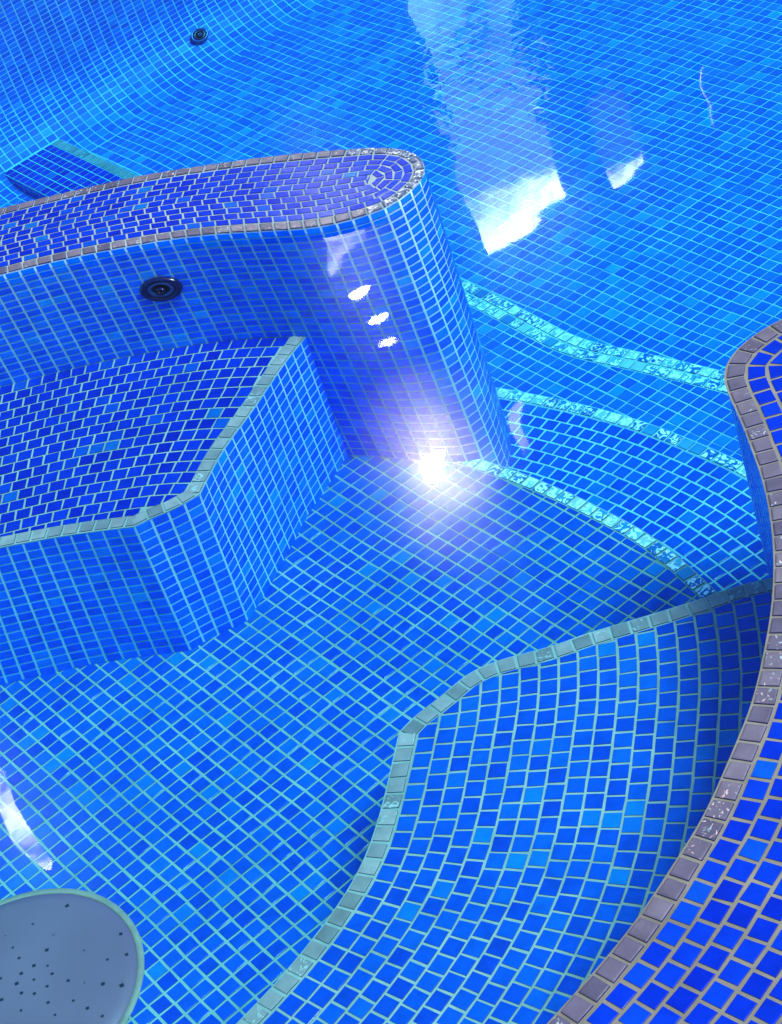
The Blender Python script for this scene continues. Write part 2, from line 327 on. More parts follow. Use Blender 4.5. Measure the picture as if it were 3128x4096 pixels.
# ================================================================ THE TWO ENTRY STEPS
def step(name, label, edge, z, zlow, poly_rest, kind, trim_rows, tile, gmat):
    t = thing(name, label, 'step', (edge[len(edge) // 2][0], edge[len(edge) // 2][1], z), 'entry steps between spa and pool')
    mb = MB(); poly_sheet(mb, [tuple(p) for p in edge] + poly_rest, z)
    if kind == 'rows':
        for r in range(trim_rows, 25): row_tiles(mb, edge, z, r, r + 1, off=(r % 2) * .5 + random.uniform(-.08, .08), keep=lambda c: c[0] < 25, gap=.15, check=False)
    else:
        org = arr([16.86, 110.49]); ins = edge + normals(edge) * trim_rows
        grid_tiles(mb, org, z, 1.0, lambda c: 3 < c[0] < 26 and 92 < c[1] < 138 and seg_dist(c, edge)[0] < 18, [(ins, True)], rng=((-45, 30), (-25, 25)), gap=.12)
    mb.build('tread', [gmat, tile], t)
    mb = MB(); band(mb, edge, z + .03, -.02, trim_rows, 1)
    for k in range(trim_rows): row_tiles(mb, edge, z + .03, k, k + 1, off=k * .5, check=False, bev=.09, h=.08)
    mb.build('edge_trim', [gmat, M['pearl_step']], t)
    mb = MB(); wall_surface(mb, edge, edge, z, zlow, levels(z, zlow, .66), -1)
    mb.build('riser', [gmat, tile], t)
    return t
step('entry_step', 'upper curved step of staggered tiles with one row of pearly edge tiles', edgeB, Z_TREAD, Z_STEP,
     [(13, 76), (13, 82), (4, 104), (5, 112)], 'rows', 1, M['spa'], M['g_pool'])
step('entry_step', 'lower step of square grid tiles with a double row of pearly edge tiles', edgeC, Z_STEP, Z_POOL,
     [(29, 90), (14, 92), (5, 111), (-4, 121), (-2, 133), (3, 138)], 'grid', 2, M['pool'], M['g_pool'])

# ================================================================ POOL FLOOR
PORG = arr([28.6, 146.13]); PP = 1.03
def sval(c): return -(c @ A)
def tval(c): return c @ B
s0 = sval(PORG); S_COVE = s0 + PP * round((167.0 - s0) / PP); S_WALL = S_COVE + 6.0; R_C = 6.0; row_line = math.floor((s0 - 151.6) / PP)
def pool_keep(c):
    s, t = sval(c), tval(c)
    if s > S_COVE or s < 70 or t < 40 or t > 172: return False
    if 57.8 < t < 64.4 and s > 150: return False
    if c[0] < 8 and c[1] < 128: return False
    if inside(c, hid): return False
    return True
hid = [tuple(p) for p in (edgeC + normals(edgeC) * 3)] + [(29, 90), (60, 60), (60, 40), (-80, 40), (-80, 121), (-4, 121), (-2, 133), (3, 138)]
mb = MB()
q = [ab(-60, -160), ab(-60, 260), ab(S_COVE, 260), ab(S_COVE, -160)]; poly_sheet(mb, [tuple(p) for p in q], Z_POOL)
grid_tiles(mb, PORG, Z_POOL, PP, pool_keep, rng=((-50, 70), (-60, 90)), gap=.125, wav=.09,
           alt=lambda c: 2 if (abs(sval(c) - 151.6) < PP * .5) else 1)  # paler tile row paints in a band reflected off the water
pf = mb.build('pool_floor', [M['g_pool'], M['pool'], M['reflection_row']]); pf['kind'] = 'structure'

# ================================================================ FAR POOL WALL with its coved foot
prof = []
for i in range(9):
    th = math.radians(i * 90 / 8); prof.append((S_COVE + R_C * math.sin(th), Z_POOL + R_C * (1 - math.cos(th))))
ZW = 18.0; prof.append((S_WALL, ZW)); prof = arr(prof); sp = arclen(prof)
def WP(u, t): q = at(prof, sp, u); xy = ab(q[0], t); return np.array([xy[0], xy[1], q[1]])
pw = thing('pool_wall', 'far blue mosaic pool wall that curves into the pool floor', 'pool wall', (*ab(S_WALL, 90), Z_POOL))
mb = MB(); T0, T1 = -160, 260
us = list(np.linspace(0, sp[8], 17)) + [sp[-1]]
for i in range(len(us) - 1): mb.face([WP(us[i], T0), WP(us[i], T1), WP(us[i + 1], T1), WP(us[i + 1], T0)])
# courses: full tiles in the lower cove, shallow courses above
cuts = [0.0]; 
while cuts[-1] < sp[-1] - .3:
    u = cuts[-1]; f = min(1, max(0, (u - 1.0) / 6.0)); cuts.append(u + 1.0 * (1 - f) + .44 * f)
tbase = tval(PORG) % PP
for r in range(len(cuts) - 1):
    for k in range(int(44 / PP), int(128 / PP)):
        t_ = tbase + k * PP
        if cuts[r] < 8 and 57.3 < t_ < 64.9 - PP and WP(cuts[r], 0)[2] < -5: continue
        if WP(cuts[r], 0)[2] > 12 : continue
        g = .06; u0, u1 = cuts[r] + g * .6, cuts[r + 1] - g * .6; j = lambda: random.gauss(0, .012)
        pts = [WP(u0 + j(), t_ + g), WP(u0 + j(), t_ + PP - g), WP(u1 + j(), t_ + PP - g), WP(u1 + j(), t_ + g)]
        nn = np.cross(pts[1] - pts[0], pts[3] - pts[0]); to = np.array([*A, .35]); nn = nn if nn @ to > 0 else -nn
        mb.tile(pts, nn, h=.02, bev=.03, side=1)
mb.build('wall_face', [M['g_pool'], M['pool']], pw)
mb = MB()
for k in range(-120, 250):
    t_ = k * 1.0
    pts = [ab(S_WALL - .2, t_ + .06), ab(S_WALL - .2, t_ + .94), ab(S_WALL + 5, t_ + .94), ab(S_WALL + 5, t_ + .06)]
    mb.tile([P3(p, ZW) for p in pts], (0, 0, 1), h=.3, mi=1)
poly_sheet(mb, [tuple(ab(S_WALL, -160)), tuple(ab(S_WALL, 260)), tuple(ab(S_WALL + 5, 260)), tuple(ab(S_WALL + 5, -160))], ZW)
mb.build('coping', [M['g_dry'], M['pearl_dry']], pw)

# ================================================================ LOW LEDGE AT THE WALL
lg = thing('underwater_ledge', 'low tiled ledge with teal edge at the far pool wall, its shade painted in deeper blue tiles', 'ledge', (*ab(165, 61), Z_POOL))
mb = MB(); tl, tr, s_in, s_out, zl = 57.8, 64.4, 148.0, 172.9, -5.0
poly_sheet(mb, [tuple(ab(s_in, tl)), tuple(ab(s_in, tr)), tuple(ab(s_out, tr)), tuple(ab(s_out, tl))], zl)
nt_ = 6; pt_ = (tr - 1.0 - tl) / (nt_ - 1 + .4)
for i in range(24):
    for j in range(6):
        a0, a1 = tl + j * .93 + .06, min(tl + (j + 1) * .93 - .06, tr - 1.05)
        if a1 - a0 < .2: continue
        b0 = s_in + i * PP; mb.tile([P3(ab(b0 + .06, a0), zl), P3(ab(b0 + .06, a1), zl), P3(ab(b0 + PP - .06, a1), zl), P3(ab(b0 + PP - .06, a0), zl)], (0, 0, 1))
mb.build('top', [M['g_pool'], M['deep']], lg)  # shade of the dark patch is put into this deeper tile colour
mb = MB()
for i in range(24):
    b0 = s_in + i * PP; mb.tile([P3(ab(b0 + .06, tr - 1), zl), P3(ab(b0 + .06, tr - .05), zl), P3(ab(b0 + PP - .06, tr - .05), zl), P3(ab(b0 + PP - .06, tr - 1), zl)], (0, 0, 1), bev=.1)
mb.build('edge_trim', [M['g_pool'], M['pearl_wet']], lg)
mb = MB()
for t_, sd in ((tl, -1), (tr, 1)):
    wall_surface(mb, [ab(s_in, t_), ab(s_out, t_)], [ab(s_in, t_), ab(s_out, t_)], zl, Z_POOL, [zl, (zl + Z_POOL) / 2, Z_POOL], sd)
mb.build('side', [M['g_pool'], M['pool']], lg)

# ================================================================ DIVIDER WALL
NB = 150
F = smooth(divF_raw, .3, 2.0); Bk = smooth(divB_raw, .3, 2.2)
tip = smooth([tuple(Bk[-1])] + DIV_TIP[1:-1] + [tuple(F[-1])], .3, .5); tip[0] = Bk[-1]; tip[-1] = F[-1]
sF, sB = arclen(F), arclen(Bk)
Fq = arr([at(F, sF, sF[-1] * i / NB) for i in range(NB + 1)]); Bq = arr([at(Bk, sB, sB[-1] * i / NB) for i in range(NB + 1)])
# match front and back across the wall, drop the last bit of F beyond the tip centre
Mid = (Fq + Bq) / 2; c0 = Mid[-1] + arr([-.6, .3])
Mid = smooth(np.vstack([Mid[:-6], c0[None]]), .5, 1.5); sM = arclen(Mid); Mq = arr([at(Mid, sM, sM[-1] * i / NB) for i in range(NB + 1)])
outline = np.vstack([Bq, tip[1:-1], Fq[::-1]]); centre = np.vstack([Mq, np.repeat(Mq[-1][None], len(tip) - 2, 0), Mq[::-1]])
# soften the joints between straight flanks and the rounded end
for _ in range(3):
    o2 = outline.copy(); o2[NB - 6:NB + len(tip) + 6] = (outline[NB - 7:NB + len(tip) + 5] + outline[NB - 6:NB + len(tip) + 6] * 2 + outline[NB - 5:NB + len(tip) + 7]) / 4; outline = o2
dv = thing('divider_wall', 'thick curved blue mosaic dividing wall with a rounded end between spa and pool', 'wall', (4, 110, Z_POOL))
def ring(g): return outline + (centre - outline) * g
def ring_course(mb, g0, g1, mi, off, gap=.12, h=.05, bev=.045, tipmi=None):
    mid = ring((g0 + g1) / 2); s = arclen(mid); half = 4.25
    x = off
    while x < s[-1]:
        w = random.uniform(.97, 1.03); xa, xb = x + gap / 2, x + w - gap / 2; x += w
        ja, jb = np.interp([xa, xb], s, np.arange(len(s)))
        def pt(j, g):
            i = min(int(j), len(s) - 2); f = j - i; o_ = outline[i] * (1 - f) + outline[i + 1] * f; c_ = centre[i] * (1 - f) + centre[i + 1] * f
            return o_ + (c_ - o_) * g
        gg = gap / 2 / half
        poly = [pt(ja, g0 + gg), pt(jb, g0 + gg), pt(jb, g1 - gg), pt(ja, g1 - gg)]
        if area(poly) < .07: continue
        if poly[0][0] < -34: continue
        poly = [q_ + np.array([random.gauss(0, .012), random.gauss(0, .012)]) for q_ in poly]
        mb.tile([P3(q_, Z_TOP) for q_ in poly], (0, 0, 1), h=h, bev=bev, mi=(tipmi if tipmi and poly[0][0] > 5.0 else mi))
TR = .2
mb = MB(); g_ring = ring(TR); base = len(mb.v)
inner = ring(1.0)
k = len(outline); base = len(mb.v)
for p in g_ring: mb.v.append(P3(p, Z_TOP))
for p in inner: mb.v.append(P3(p, Z_TOP))
for i in range(k - 1): mb.f.append((base + i, base + k + i, base + k + i + 1, base + i + 1)); mb.m.append(0)
for r in range(5):
    g0 = TR + (1 - TR) * r / 5; g1 = TR + (1 - TR) * (r + 1) / 5; ring_course(mb, g0, g1, 1, (r % 2) * .5 + random.uniform(-.1, .1))
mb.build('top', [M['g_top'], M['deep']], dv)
mb = MB(); base = len(mb.v); o_ = ring(0.0)
for p in o_: mb.v.append(P3(p, Z_TOP))
for p in g_ring: mb.v.append(P3(p, Z_TOP))
for i in range(k - 1): mb.f.append((base + i, base + k + i, base + k + i + 1, base + i + 1)); mb.m.append(0)
ring_course(mb, -.01, TR - .01, 1, .3, h=.09, bev=.1, tipmi=2); mb.build('edge_trim', [M['g_top'], M['pearl_dry'], M['pearl_tip']], dv)
foot = outline.copy(); sO = arclen(outline); flare_c = arr([5.6, 106.6])
for i, p in enumerate(outline):
    w = math.exp(-.5 * (np.linalg.norm(p - flare_c) / 2.3) ** 2); foot[i] = p + arr([1.0, -3.0]) * w
rows = levels(Z_TOP, Z_SEAT, .5) + levels(Z_SEAT, Z_POOL, .6)[1:]
def div_vis(c): return c[0] > -26 and (c[1] < 116 or c[0] > 7.5 or c[1] < 118 - .3 * c[0])
mb = MB(); foot2 = foot + (foot - outline) * ((Z_TOP - Z_POOL) / Z_TOP - 1)
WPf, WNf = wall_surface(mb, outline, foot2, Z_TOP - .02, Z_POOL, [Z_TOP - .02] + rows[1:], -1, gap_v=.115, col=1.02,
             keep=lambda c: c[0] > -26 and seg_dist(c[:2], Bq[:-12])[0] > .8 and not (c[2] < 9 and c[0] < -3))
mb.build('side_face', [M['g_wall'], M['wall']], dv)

# ================================================================ CORNER SEAT
seatF = [(-60, 108), (-42, 103.2), (-30, 101)] + SEAT_FRONT
footF = [(-64, 108), (-46, 103.4), (-34, 101.1)] + SEAT_FRONT_FOOT
top1 = smooth(seatF[:7], .5, 1.5); top1[-1] = seatF[6]; top2 = resample(seatF[6:], .5); top3 = smooth([seatF[-1]] + SEAT_SIDE[1:] + [(.4, 111)], .5, 1.2); top3[0] = seatF[-1]
bot1 = smooth(footF[:9], .5, 1.5); bot1[-1] = footF[8]; bot2 = resample(footF[8:], .5); bot3 = smooth([footF[-1]] + SEAT_SIDE_FOOT[1:] + [(.2, 111.4)], .5, 1.2); bot3[0] = footF[-1]
seat_out = np.vstack([top1, top2[1:], top3[1:]])
st = thing('corner_seat', 'angular underwater seat of staggered deep blue tiles against the dividing wall', 'pool seat', (-10, 105, 0))
def offset_line(p, d, side=1): return p + normals(p) * d * side
seat_in = offset_line(seat_out, 1.0, -1)
divfront = F[::1]
mb = MB(); poly_sheet(mb, [tuple(p) for p in seat_out] + [(-1, 113), (-12, 117), (-30, 121), (-60, 124)], Z_SEAT)
for r in range(-1, 19):
    row_tiles(mb, divfront, Z_SEAT, r, r + 1, [(seat_in, False)], off=(r % 2) * .5 + random.uniform(-.1, .1), keep=lambda c: c[0] > -27, gap=.125, check=False)
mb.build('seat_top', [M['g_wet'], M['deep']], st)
mb = MB(); band(mb, seat_out, Z_SEAT + .03, -.02, 1.0, -1)
for seg_ in (top1, top2, top3): row_tiles(mb, seg_, Z_SEAT + .03, 0, 1, side=-1, keep=lambda c: c[0] > -27, check=False, bev=.08, h=.07)
mb.build('edge_trim', [M['g_wet'], M['pearl_wet']], st)
mb = MB()
for tp, bt in ((top1, bot1), (top2, bot2), (top3, bot3)):
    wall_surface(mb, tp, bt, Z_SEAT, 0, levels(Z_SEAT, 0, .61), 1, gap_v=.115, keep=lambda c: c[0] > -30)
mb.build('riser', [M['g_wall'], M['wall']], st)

# ================================================================ CURVED BENCH
bW = [(-40, 48), (-30, 52.5), (-20, 57.3)] + BENCH_W
benchW = smooth(bW, .4, 1.8); d_ = benchW[-1] - benchW[-6]; ang = math.atan2(d_[1], d_[0]); ext = [benchW[-1]]
for i in range(26):
    ang += .022; ext.append(ext[-1] + arr([math.cos(ang), math.sin(ang)]) * .5)
benchC = np.vstack([benchW, ext[1:]])
benchN = smooth(BENCH_N + [(21, 75.5)], .4, .6)
corner = (benchW[-1] + benchN[0]) / 2; benchW[-1] = corner; benchN[0] = corner
bn = thing('curved_bench', 'long curved underwater bench of staggered blue tiles running beside the near outer wall', 'pool bench', (2, 70, 0))
mb = MB(); poly_sheet(mb, [tuple(p) for p in benchW] + [tuple(p) for p in benchN[1:]] + [(24, 74), (14, 52), (-2, 40), (-40, 30)], Z_BENCH)
inN = benchN + normals(benchN) * 1.0; inN = np.vstack([inN[0] + (inN[0] - inN[3]) * 6, inN]); 
copeL = smooth([(26, 81.5)] + COPING + [(-6, 44), (-20, 37)], .4, 1.0)
for r in range(1, 27):
    row_tiles(mb, benchC, Z_BENCH, r, r + 1, [(inN, True)], off=(r % 2) * .5 + random.uniform(-.12, .12), gap=.135, check=False,
              keep=lambda c: c[1] > 47 and c[0] < 19 and not (c[0] > 0 and c[1] < 47))
mb.build('seat_top', [M['g_wet'], M['spa']], bn)
mb = MB(); band(mb, benchW, Z_BENCH + .03, -.02, 1, 1); band(mb, benchN, Z_BENCH + .034, -.02, 1, 1)
row_tiles(mb, benchW, Z_BENCH + .03, 0, 1, check=False, bev=.08, h=.07, keep=lambda c: c[1] > 47); row_tiles(mb, benchN, Z_BENCH + .03, 0, 1, check=False, bev=.08, h=.07)
mb.build('edge_trim', [M['g_wet'], M['pearl_wet']], bn)
mb = MB()
for c_ in (benchW, benchN): wall_surface(mb, c_, c_, Z_BENCH, 0, levels(Z_BENCH, 0, .61), -1, keep=lambda c: c[1] > 47)
mb.build('riser', [M['g_wet'], M['spa']], bn)

# ================================================================ NEAR OUTER WALL
ow = thing('outer_wall', 'near spa wall with a wide coping of large deep blue tiles and pearly purple-grey edge tiles', 'wall', (12, 60, 0))
cope = copeL[::1]
mb = MB()
far_side = [(-20, -10), (70, -10), (70, 110), (30, 82)]
poly_sheet(mb, [tuple(p) for p in (cope - 0)] + far_side, Z_TOP)
for r in range(1, 16):
    row_tiles(mb, cope, Z_TOP, r, r + 1, side=-1, off=(r % 2) * .5 + random.uniform(-.12, .12), gap=.17, keep=lambda c: c[1] > 40 and c[0] > -6, check=True, pitch=1.05)
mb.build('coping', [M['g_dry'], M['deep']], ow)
mb = MB(); band(mb, cope, Z_TOP + .03, -.04, 1.0, -1); row_tiles(mb, cope, Z_TOP + .03, 0, 1, side=-1, check=False, bev=.1, h=.09, pitch=1.02)
mb.build('edge_trim', [M['g_dry'], M['pearl_dry']], ow)
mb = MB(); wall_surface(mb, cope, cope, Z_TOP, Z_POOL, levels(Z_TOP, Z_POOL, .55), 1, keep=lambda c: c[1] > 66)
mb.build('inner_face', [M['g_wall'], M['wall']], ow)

# ================================================================ JET FITTINGS
def lathe(mb, c, axis, prof_, mi=0, seg=40, sq=1.0):
    ax = np.array(axis, float); ax /= np.linalg.norm(ax); e1 = np.cross(ax, (0, 0, 1)); e1 /= np.linalg.norm(e1); e2 = np.cross(e1, ax)
    base = len(mb.v); c = np.array(c, float)
    for (r, h) in prof_:
        for i in range(seg):
            a_ = 2 * math.pi * i / seg; mb.v.append(tuple(c + ax * h + e1 * (r * math.cos(a_)) + e2 * (r * sq * math.sin(a_))))
    for j in range(len(prof_) - 1):
        for i in range(seg):
            a0 = base + j * seg + i; a1 = base + j * seg + (i + 1) % seg; mb.f.append((a0, a1, a1 + seg, a0 + seg)); mb.m.append(mi)
def jet(c, axis, R, sq, label, m1, m2):
    t = thing('water_jet', label, 'jet fitting', c, 'jet fittings in the walls')
    mb = MB(); lathe(mb, c, axis, [(R, 0), (R, .08), (R * .94, .2), (R * .84, .24), (R * .74, .2), (R * .62, .02)], sq=sq); mb.build('flange', [m1], t, True)
    mb = MB(); lathe(mb, c, axis, [(R * .66, .05), (R * .6, .18), (R * .5, .22), (R * .42, .12), (R * .36, -.05)], sq=sq); mb.build('ring', [m2], t, True)
    mb = MB(); lathe(mb, c, axis, [(R * .4, .08), (R * .36, .02), (.001, -.0)], sq=sq)
    mb.build('socket', [M['black']], t, True)
    mb = MB(); lathe(mb, tuple(np.array(c) + np.array(axis) * .05), axis, [(R * .22, -.05), (R * .22, .22), (R * .17, .3), (R * .10, .28), (R * .10, .1)], sq=sq); mb.build('nozzle', [m1], t, True)
    for k_ in range(6):
        pass
# divider-wall jet
fi = int(np.argmin([np.linalg.norm(p - arr([-8.49, 113.08])) for p in F])); nF = normals(F)[fi]
jet((F[fi][0] + nF[0] * .08, F[fi][1] + nF[1] * .08, 14.35), (nF[0], nF[1], 0), 1.42, .62, 'round dark blue jet fitting in the dividing wall above the corner seat', M['chrome'], M['chrome2'])
jp = ab(171.2, 82.3); jet((jp[0], jp[1], -3.75), (A[0] * .77, A[1] * .77, .64), 1.02, .7, 'small round jet fitting low in the far pool wall', M['chrome2'], M['chrome'])

# ================================================================ FLOOR COVER
cv = thing('floor_cover', 'round grey plastic cover with small square holes, set into the spa floor', 'cover', (-26.9, 74.1, 0))
mb = MB(); cx, cy, Rr = -26.9, 74.1, 6.72
lathe(mb, (cx, cy, 0), (1e-6, 0, 1), [(Rr + .36, .02), (Rr + .34, .13), (Rr + .02, .14), (Rr, .1)], seg=80); mb.build('rim', [M['rim']], cv, True)
mb = MB(); lathe(mb, (cx, cy, 0), (1e-6, 0, 1), [(Rr, .08), (Rr - .1, .22), (Rr * .9, .33), (Rr * .6, .42), (Rr * .3, .46), (.001, .47)], seg=80); mb.build('plate', [M['cover']], cv, True)
HOLES = [(-27.04, 78.14), (-26.67, 77.16), (-26.37, 76.26), (-25.61, 75.37), (-24.84, 76.13), (-24.88, 75.03), (-24.42, 76.99), (-24.68, 74.38), (-26.32, 75.15), (-25.68, 74.43), (-26.61, 74.58), (-25.01, 73.67), (-26.4, 73.84), (-25.72, 73.49), (-27.49, 73.88), (-25.05, 72.59), (-26.5, 72.71), (-24.76, 71.65), (-23.88, 73.55), (-23.11, 73.05), (-22.11, 72.56), (-21.16, 72.07), (-23.73, 72.14), (-23.06, 71.36), (-22.36, 70.55), (-21.71, 74.06), (-20.68, 73.98), (-20.83, 75.5), (-22.9, 75.19), (-25.48, 78.32), (-23.51, 78.79), (-27.46, 75.33), (-28.6, 76.2), (-29.2, 74.8), (-28.9, 73.1), (-27.9, 71.9), (-29.8, 72.2), (-30.4, 74), (-29.6, 77)]
for (x, y) in HOLES:
    r = math.hypot(x - cx, y - cy) / Rr; zz = .47 - .14 * (r / .9) ** 2; s_ = random.uniform(.07, .12); a_ = random.uniform(-.2, .2)
    mb = MB(); mb.tile([(x + s_ * 1.41 * math.cos(a_ + math.pi / 4 + i * math.pi / 2), y + s_ * 1.41 * math.sin(a_ + math.pi / 4 + i * math.pi / 2), zz - .02) for i in range(4)], (0, 0, 1), h=.03, bev=.02, mi=0)
    mb.build('hole', [M['hole']], cv)

# ================================================================ WATER
m, nt, out = newmat('pool_water')
tr = N(nt, 'ShaderNodeBsdfTransparent'); tr.inputs[0].default_value = (1, 1, 1, 1)
gl1 = N(nt, 'ShaderNodeBsdfGlossy', Roughness=.02); gl2 = N(nt, 'ShaderNodeBsdfGlossy', Roughness=.13)
for g_ in (gl1, gl2): g_.inputs[0].default_value = (1, 1, 1, 1); g_.distribution = 'BECKMANN'
fr = N(nt, 'ShaderNodeFresnel', IOR=1.33); mxg = N(nt, 'ShaderNodeMixShader'); mxg.inputs[0].default_value = .2
L(nt, gl1.outputs[0], mxg.inputs[1]); L(nt, gl2.outputs[0], mxg.inputs[2])
ms = N(nt, 'ShaderNodeMixShader'); L(nt, fr.outputs[0], ms.inputs[0]); L(nt, tr.outputs[0], ms.inputs[1]); L(nt, mxg.outputs[0], ms.inputs[2]); L(nt, ms.outputs[0], out.inputs[0])
tc = nt.nodes.new('ShaderNodeTexCoord')
w1 = N(nt, 'ShaderNodeTexNoise', Scale=3.0, Detail=2.0); w2 = N(nt, 'ShaderNodeTexNoise', Scale=22.0, Detail=2.0, Distortion=.6)
L(nt, tc.outputs['Object'], w1.inputs['Vector']); L(nt, tc.outputs['Object'], w2.inputs['Vector'])
# a patch of small ripples above the entry steps
vd = N(nt, 'ShaderNodeVectorMath', _operation='DISTANCE'); vd.inputs[1].default_value = (16.5 * U, 119.1 * U, Z_WATER * U); L(nt, tc.outputs['Object'], vd.inputs[0])
mr = N(nt, 'ShaderNodeMapRange'); mr.inputs['From Min'].default_value = .3; mr.inputs['From Max'].default_value = .1; mr.inputs['To Min'].default_value = .035; mr.inputs['To Max'].default_value = 1.6; L(nt, vd.outputs['Value'], mr.inputs['Value'])
mu = N(nt, 'ShaderNodeMath', _operation='MULTIPLY'); L(nt, w2.outputs['Fac'], mu.inputs[0]); L(nt, mr.outputs[0], mu.inputs[1])
mu1 = N(nt, 'ShaderNodeMath', _operation='MULTIPLY'); mu1.inputs[1].default_value = 3.0; L(nt, w1.outputs['Fac'], mu1.inputs[0])
ad = N(nt, 'ShaderNodeMath', _operation='ADD'); L(nt, mu.outputs[0], ad.inputs[0]); L(nt, mu1.outputs[0], ad.inputs[1])
bp = N(nt, 'ShaderNodeBump', Strength=1.0, Distance=.0006); L(nt, ad.outputs[0], bp.inputs['Height'])
for g_ in (gl1, gl2, fr): L(nt, bp.outputs[0], g_.inputs['Normal'])
va = N(nt, 'ShaderNodeVolumeAbsorption'); va.inputs['Color'].default_value = (.0, .90, .985, 1); va.inputs['Density'].default_value = 1.15
L(nt, va.outputs[0], out.inputs['Volume'])
wpoly = [tuple(ab(S_WALL + 2, -150)), tuple(ab(S_WALL + 2, 250)), tuple(ab(0, 250)), (60, 60), (60, 20), (-100, 20)]
wb = MB(); k = len(wpoly)
for z in (Z_WATER, Z_POOL - 3):
    for p in wpoly: wb.v.append(P3(p, z))
wb.f.append(tuple(range(k))[::-1]); wb.f.append(tuple(range(k, 2 * k)))
for i in range(k): j = (i + 1) % k; wb.f.append((i, j, k + j, k + i))
wb.m = [0] * len(wb.f)
wt = wb.build('water', [m]); wt['kind'] = 'structure'
import bmesh
bm = bmesh.new(); bm.from_mesh(wt.data); bmesh.ops.recalc_face_normals(bm, faces=bm.faces); bm.to_mesh(wt.data); bm.free()

# ================================================================ BEYOND THE POOL (unseen building and lights added for their reflections in the water)
mb = MB(); poly_sheet(mb, [tuple(ab(S_WALL + 5, -1500)), tuple(ab(S_WALL + 5, 3000)), tuple(ab(3000, 3000)), tuple(ab(3000, -1500))], ZW - .2)
tr_ = mb.build('terrace', [M['deck']]); tr_['kind'] = 'structure'
SF = 450
def box(mb, s0_, s1_, t0_, t1_, z0_, z1_, mi=0):
    p = [ab(s0_, t0_), ab(s0_, t1_), ab(s1_, t1_), ab(s1_, t0_)]; b_ = len(mb.v)
    for z in (z0_, z1_):
        for q_ in p: mb.v.append(P3(q_, z))
    for f_ in ((0, 3, 2, 1), (4, 5, 6, 7), (0, 1, 5, 4), (1, 2, 6, 5), (2, 3, 7, 6), (3, 0, 4, 7)): mb.f.append(tuple(b_ + i for i in f_)); mb.m.append(mi)
def lit(name, c, e, scale=.02, lo=.4):
    m, nt, out = newmat(name); em = N(nt, 'ShaderNodeEmission'); L(nt, em.outputs[0], out.inputs[0]); em.inputs['Color'].default_value = (*c, 1)
    tc = nt.nodes.new('ShaderNodeTexCoord'); n1 = N(nt, 'ShaderNodeTexNoise', Scale=scale, Detail=5.0, Roughness=.6); L(nt, tc.outputs['Object'], n1.inputs['Vector'])
    mr = N(nt, 'ShaderNodeMapRange'); mr.inputs['From Min'].default_value = .38; mr.inputs['From Max'].default_value = .6; mr.inputs['To Min'].default_value = e * lo; mr.inputs['To Max'].default_value = e
    L(nt, n1.outputs['Fac'], mr.inputs['Value']); L(nt, mr.outputs[0], em.inputs['Strength']); return m
E_lamp = lit('lamp_glow', (1, 1, 1), 40, 1, 1); E_streak = lit('streak_glow', (.9, .93, 1), 22, 3, .12); E_glare = lit('glare_glow', (1, .97, .95), 700, 1, 1)
def lit_grad(name, c, hi, low, z0_, z1_, scale):
    # glow shaped for its mirror image in the water: bright on top, dimmer below, cloudy
    m, nt, out = newmat(name); em = N(nt, 'ShaderNodeEmission'); L(nt, em.outputs[0], out.inputs[0]); em.inputs['Color'].default_value = (*c, 1)
    tc = nt.nodes.new('ShaderNodeTexCoord'); sx = nt.nodes.new('ShaderNodeSeparateXYZ'); L(nt, tc.outputs['Object'], sx.inputs[0])
    g = N(nt, 'ShaderNodeMapRange'); g.inputs['From Min'].default_value = z0_ * U; g.inputs['From Max'].default_value = z1_ * U; L(nt, sx.outputs['Z'], g.inputs['Value'])
    n1 = N(nt, 'ShaderNodeTexNoise', Scale=scale, Detail=6.0, Roughness=.65, Distortion=.8); L(nt, tc.outputs['Object'], n1.inputs['Vector'])
    a_ = N(nt, 'ShaderNodeMath', _operation='MULTIPLY_ADD'); a_.inputs[1].default_value = 3.4; a_.inputs[2].default_value = -1.7; L(nt, n1.outputs['Fac'], a_.inputs[0])
    b_ = N(nt, 'ShaderNodeMath', _operation='ADD', _use_clamp=True); L(nt, g.outputs[0], b_.inputs[0]); L(nt, a_.outputs[0], b_.inputs[1])
    mm_ = N(nt, 'ShaderNodeMath', _operation='MULTIPLY', _use_clamp=True); L(nt, b_.outputs[0], mm_.inputs[0]); L(nt, g.outputs[0], mm_.inputs[1])
    pw_ = N(nt, 'ShaderNodeMath', _operation='MULTIPLY_ADD'); pw_.inputs[1].default_value = hi; pw_.inputs[2].default_value = low; L(nt, mm_.outputs[0], pw_.inputs[0])
    L(nt, pw_.outputs[0], em.inputs['Strength']); return m
E_hi = lit('lit_window_bright', (.92, 1, 1), 24, 2.6, .12); E_mid = lit('lit_window', (.35, .8, 1), 3.0, 1.1, .1); E_s = lit('lit_window_soft', (.85, .9, 1), 7, 2, .2); E_lo = lit('lit_window_dim', (.7, .8, 1), 2.0, .2, .7); E_sheen = lit('sheen_pane_glow', (.85, .88, 1), 10, 3, .15)
bd = thing('building', 'unseen tall dark building added to keep the sky out of the water reflections, with a few lit windows', 'building', (*ab(SF, 250), ZW))
mb = MB(); box(mb, SF + 1, SF + 120, -260, 760, ZW - 10, 740); mb.build('wall', [M['render']], bd)  # unseen block, added tall and dark to keep sky reflection off the water
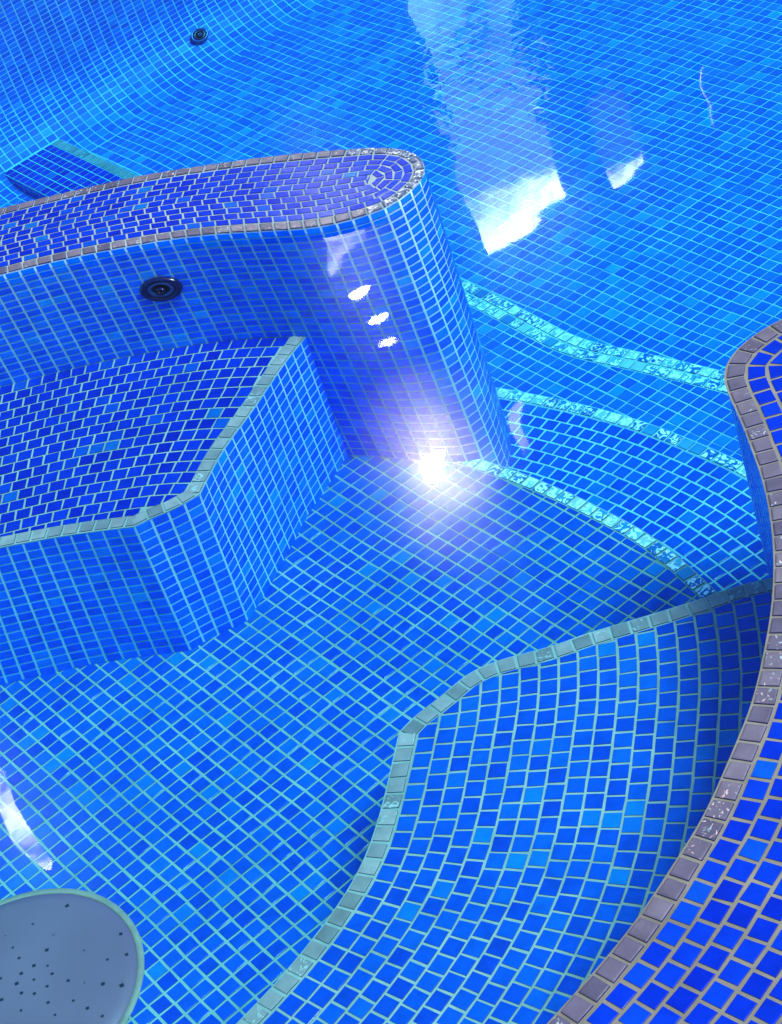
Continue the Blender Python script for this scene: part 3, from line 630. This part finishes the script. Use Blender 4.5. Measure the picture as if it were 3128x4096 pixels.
def win(t0_, t1_, panes):
    z0_, z1_ = panes[0][0], panes[-1][1]
    mb = MB()
    for (a_, b_, c_, d__) in ((t0_ - 1.5, t0_, z0_ - 1.5, z1_ + 1.5), (t1_, t1_ + 1.5, z0_ - 1.5, z1_ + 1.5), (t0_, t1_, z0_ - 1.5, z0_), (t0_, t1_, z1_, z1_ + 1.5)): box(mb, SF - 1.2, SF + 1.2, a_, b_, c_, d__)
    w = mb.build('window', [M['frame']], bd)
    for (p0, p1, mt) in panes:
        mb = MB(); box(mb, SF, SF + .9, t0_, t1_, p0, p1); mb.build('pane', [mt], w)
win(278.5, 314, [(120, 230, E_mid), (230.2, 281.5, lit_grad('lit_window_tall', (.65, .93, 1), 20, 1.2, 258, 279, 3.4))])
win(331, 346.5, [(258, 284.5, lit_grad('lit_window_small', (.8, .97, 1), 14, .35, 277, 285, 5.0))])
win(373.6, 375.2, [(267, 288, E_s)])
win(229.5, 242, [(219, 254, E_sheen)])  # pane added for the soft sheen on the divider
win(271.5, 276.5, [(334, 348, E_s)])  # pane added for a small bright wedge on the water
def wall_lamp(t_, z_, r_, sq_, mat, label, cat='lamp', group=None):
    w = thing('wall_lamp', label, cat, (*ab(SF - 3, t_), z_), group)
    mb = MB(); lathe(mb, (*ab(SF - 3, t_), z_), (A[0], A[1], 0), [(r_, 0), (r_, .8), (r_ * .7, 1.6), (.01, 2)], seg=24, sq=sq_); mb.build('lamp_shade', [mat], w, True)
    mb = MB(); box(mb, SF - 2.8, SF + 1.3, t_ - .8, t_ + .8, z_ - .8, z_ + .8); mb.build('bracket', [M['frame']], w)
wall_lamp(235, 262.6, 4.4, .6, E_lamp, 'small lit lamp on the building front, lower of the two small ones')
wall_lamp(237.5, 276.5, 3.6, .28, E_lamp, 'small flat lit lamp on the building front, upper of the two small ones')
wall_lamp(239, 332, 5.2, 1, E_glare, 'large round light added high on the building front for the glare on the water')  # added light, set where its mirror image makes the glare
wall_lamp(76, 343, 3.4, 7.5, E_streak, 'long upright light added near the end of the building front for a streak on the water')  # added light for the white streak mirrored in the water

# ================================================================ CAMERA
cam = bpy.data.cameras.new('camera'); co = bpy.data.objects.new('camera', cam); C.objects.link(co)
R = Matrix(((0.93838783, 0.34558397, 0.0), (-0.20909062, 0.56775810, -0.79619838), (-0.27515340, 0.74714287, 0.60503565)))
RC = Matrix(((0.93838783, 0.34558397, 0.0), (-0.20909062, 0.56775810, -0.79619838), (-0.27515340, 0.74714287, 0.60503565)))
co.matrix_world = Matrix.Translation((0, 0, 77.4984 * U)) @ R.to_4x4()
cam.sensor_fit = 'VERTICAL'; cam.sensor_height = 36; cam.lens = 36 * 4400 / 2200; cam.clip_start = .05; cam.clip_end = 500
bpy.context.scene.camera = co

# ================================================================ LIGHT
sun_dir = Vector((0.42, -.30, .855)).normalized()
sl = bpy.data.lights.new('sun', 'SUN'); so = bpy.data.objects.new('sun', sl); C.objects.link(so); sl.energy = 2.5; sl.angle = math.radians(18); sl.color = (1, .97, .93)
so.rotation_euler = sun_dir.to_track_quat('Z', 'Y').to_euler(); so.location = (0, 0, 8)
w = bpy.data.worlds.new('World'); bpy.context.scene.world = w; w.use_nodes = True; nt = w.node_tree; nt.nodes.clear()
wo = nt.nodes.new('ShaderNodeOutputWorld'); bg = nt.nodes.new('ShaderNodeBackground'); sky = nt.nodes.new('ShaderNodeTexSky'); sky.sky_type = 'NISHITA'; sky.sun_disc = False
sky.sun_elevation = math.asin(sun_dir.z); sky.sun_rotation = math.atan2(sun_dir.x, sun_dir.y); sky.air_density = .7; sky.dust_density = 2.5
bg.inputs[1].default_value = .15; L(nt, sky.outputs[0], bg.inputs[0]); L(nt, bg.outputs[0], wo.inputs[0])
sc = bpy.context.scene
sc.view_settings.view_transform = 'Standard'; sc.view_settings.look = 'None'; sc.view_settings.exposure = .73; sc.view_settings.gamma = 1
sc.render.engine = 'CYCLES'; sc.cycles.max_bounces = 8; sc.cycles.transparent_max_bounces = 12; sc.cycles.volume_bounces = 0; sc.cycles.use_denoising = True
sc.cycles.sample_clamp_indirect = 6
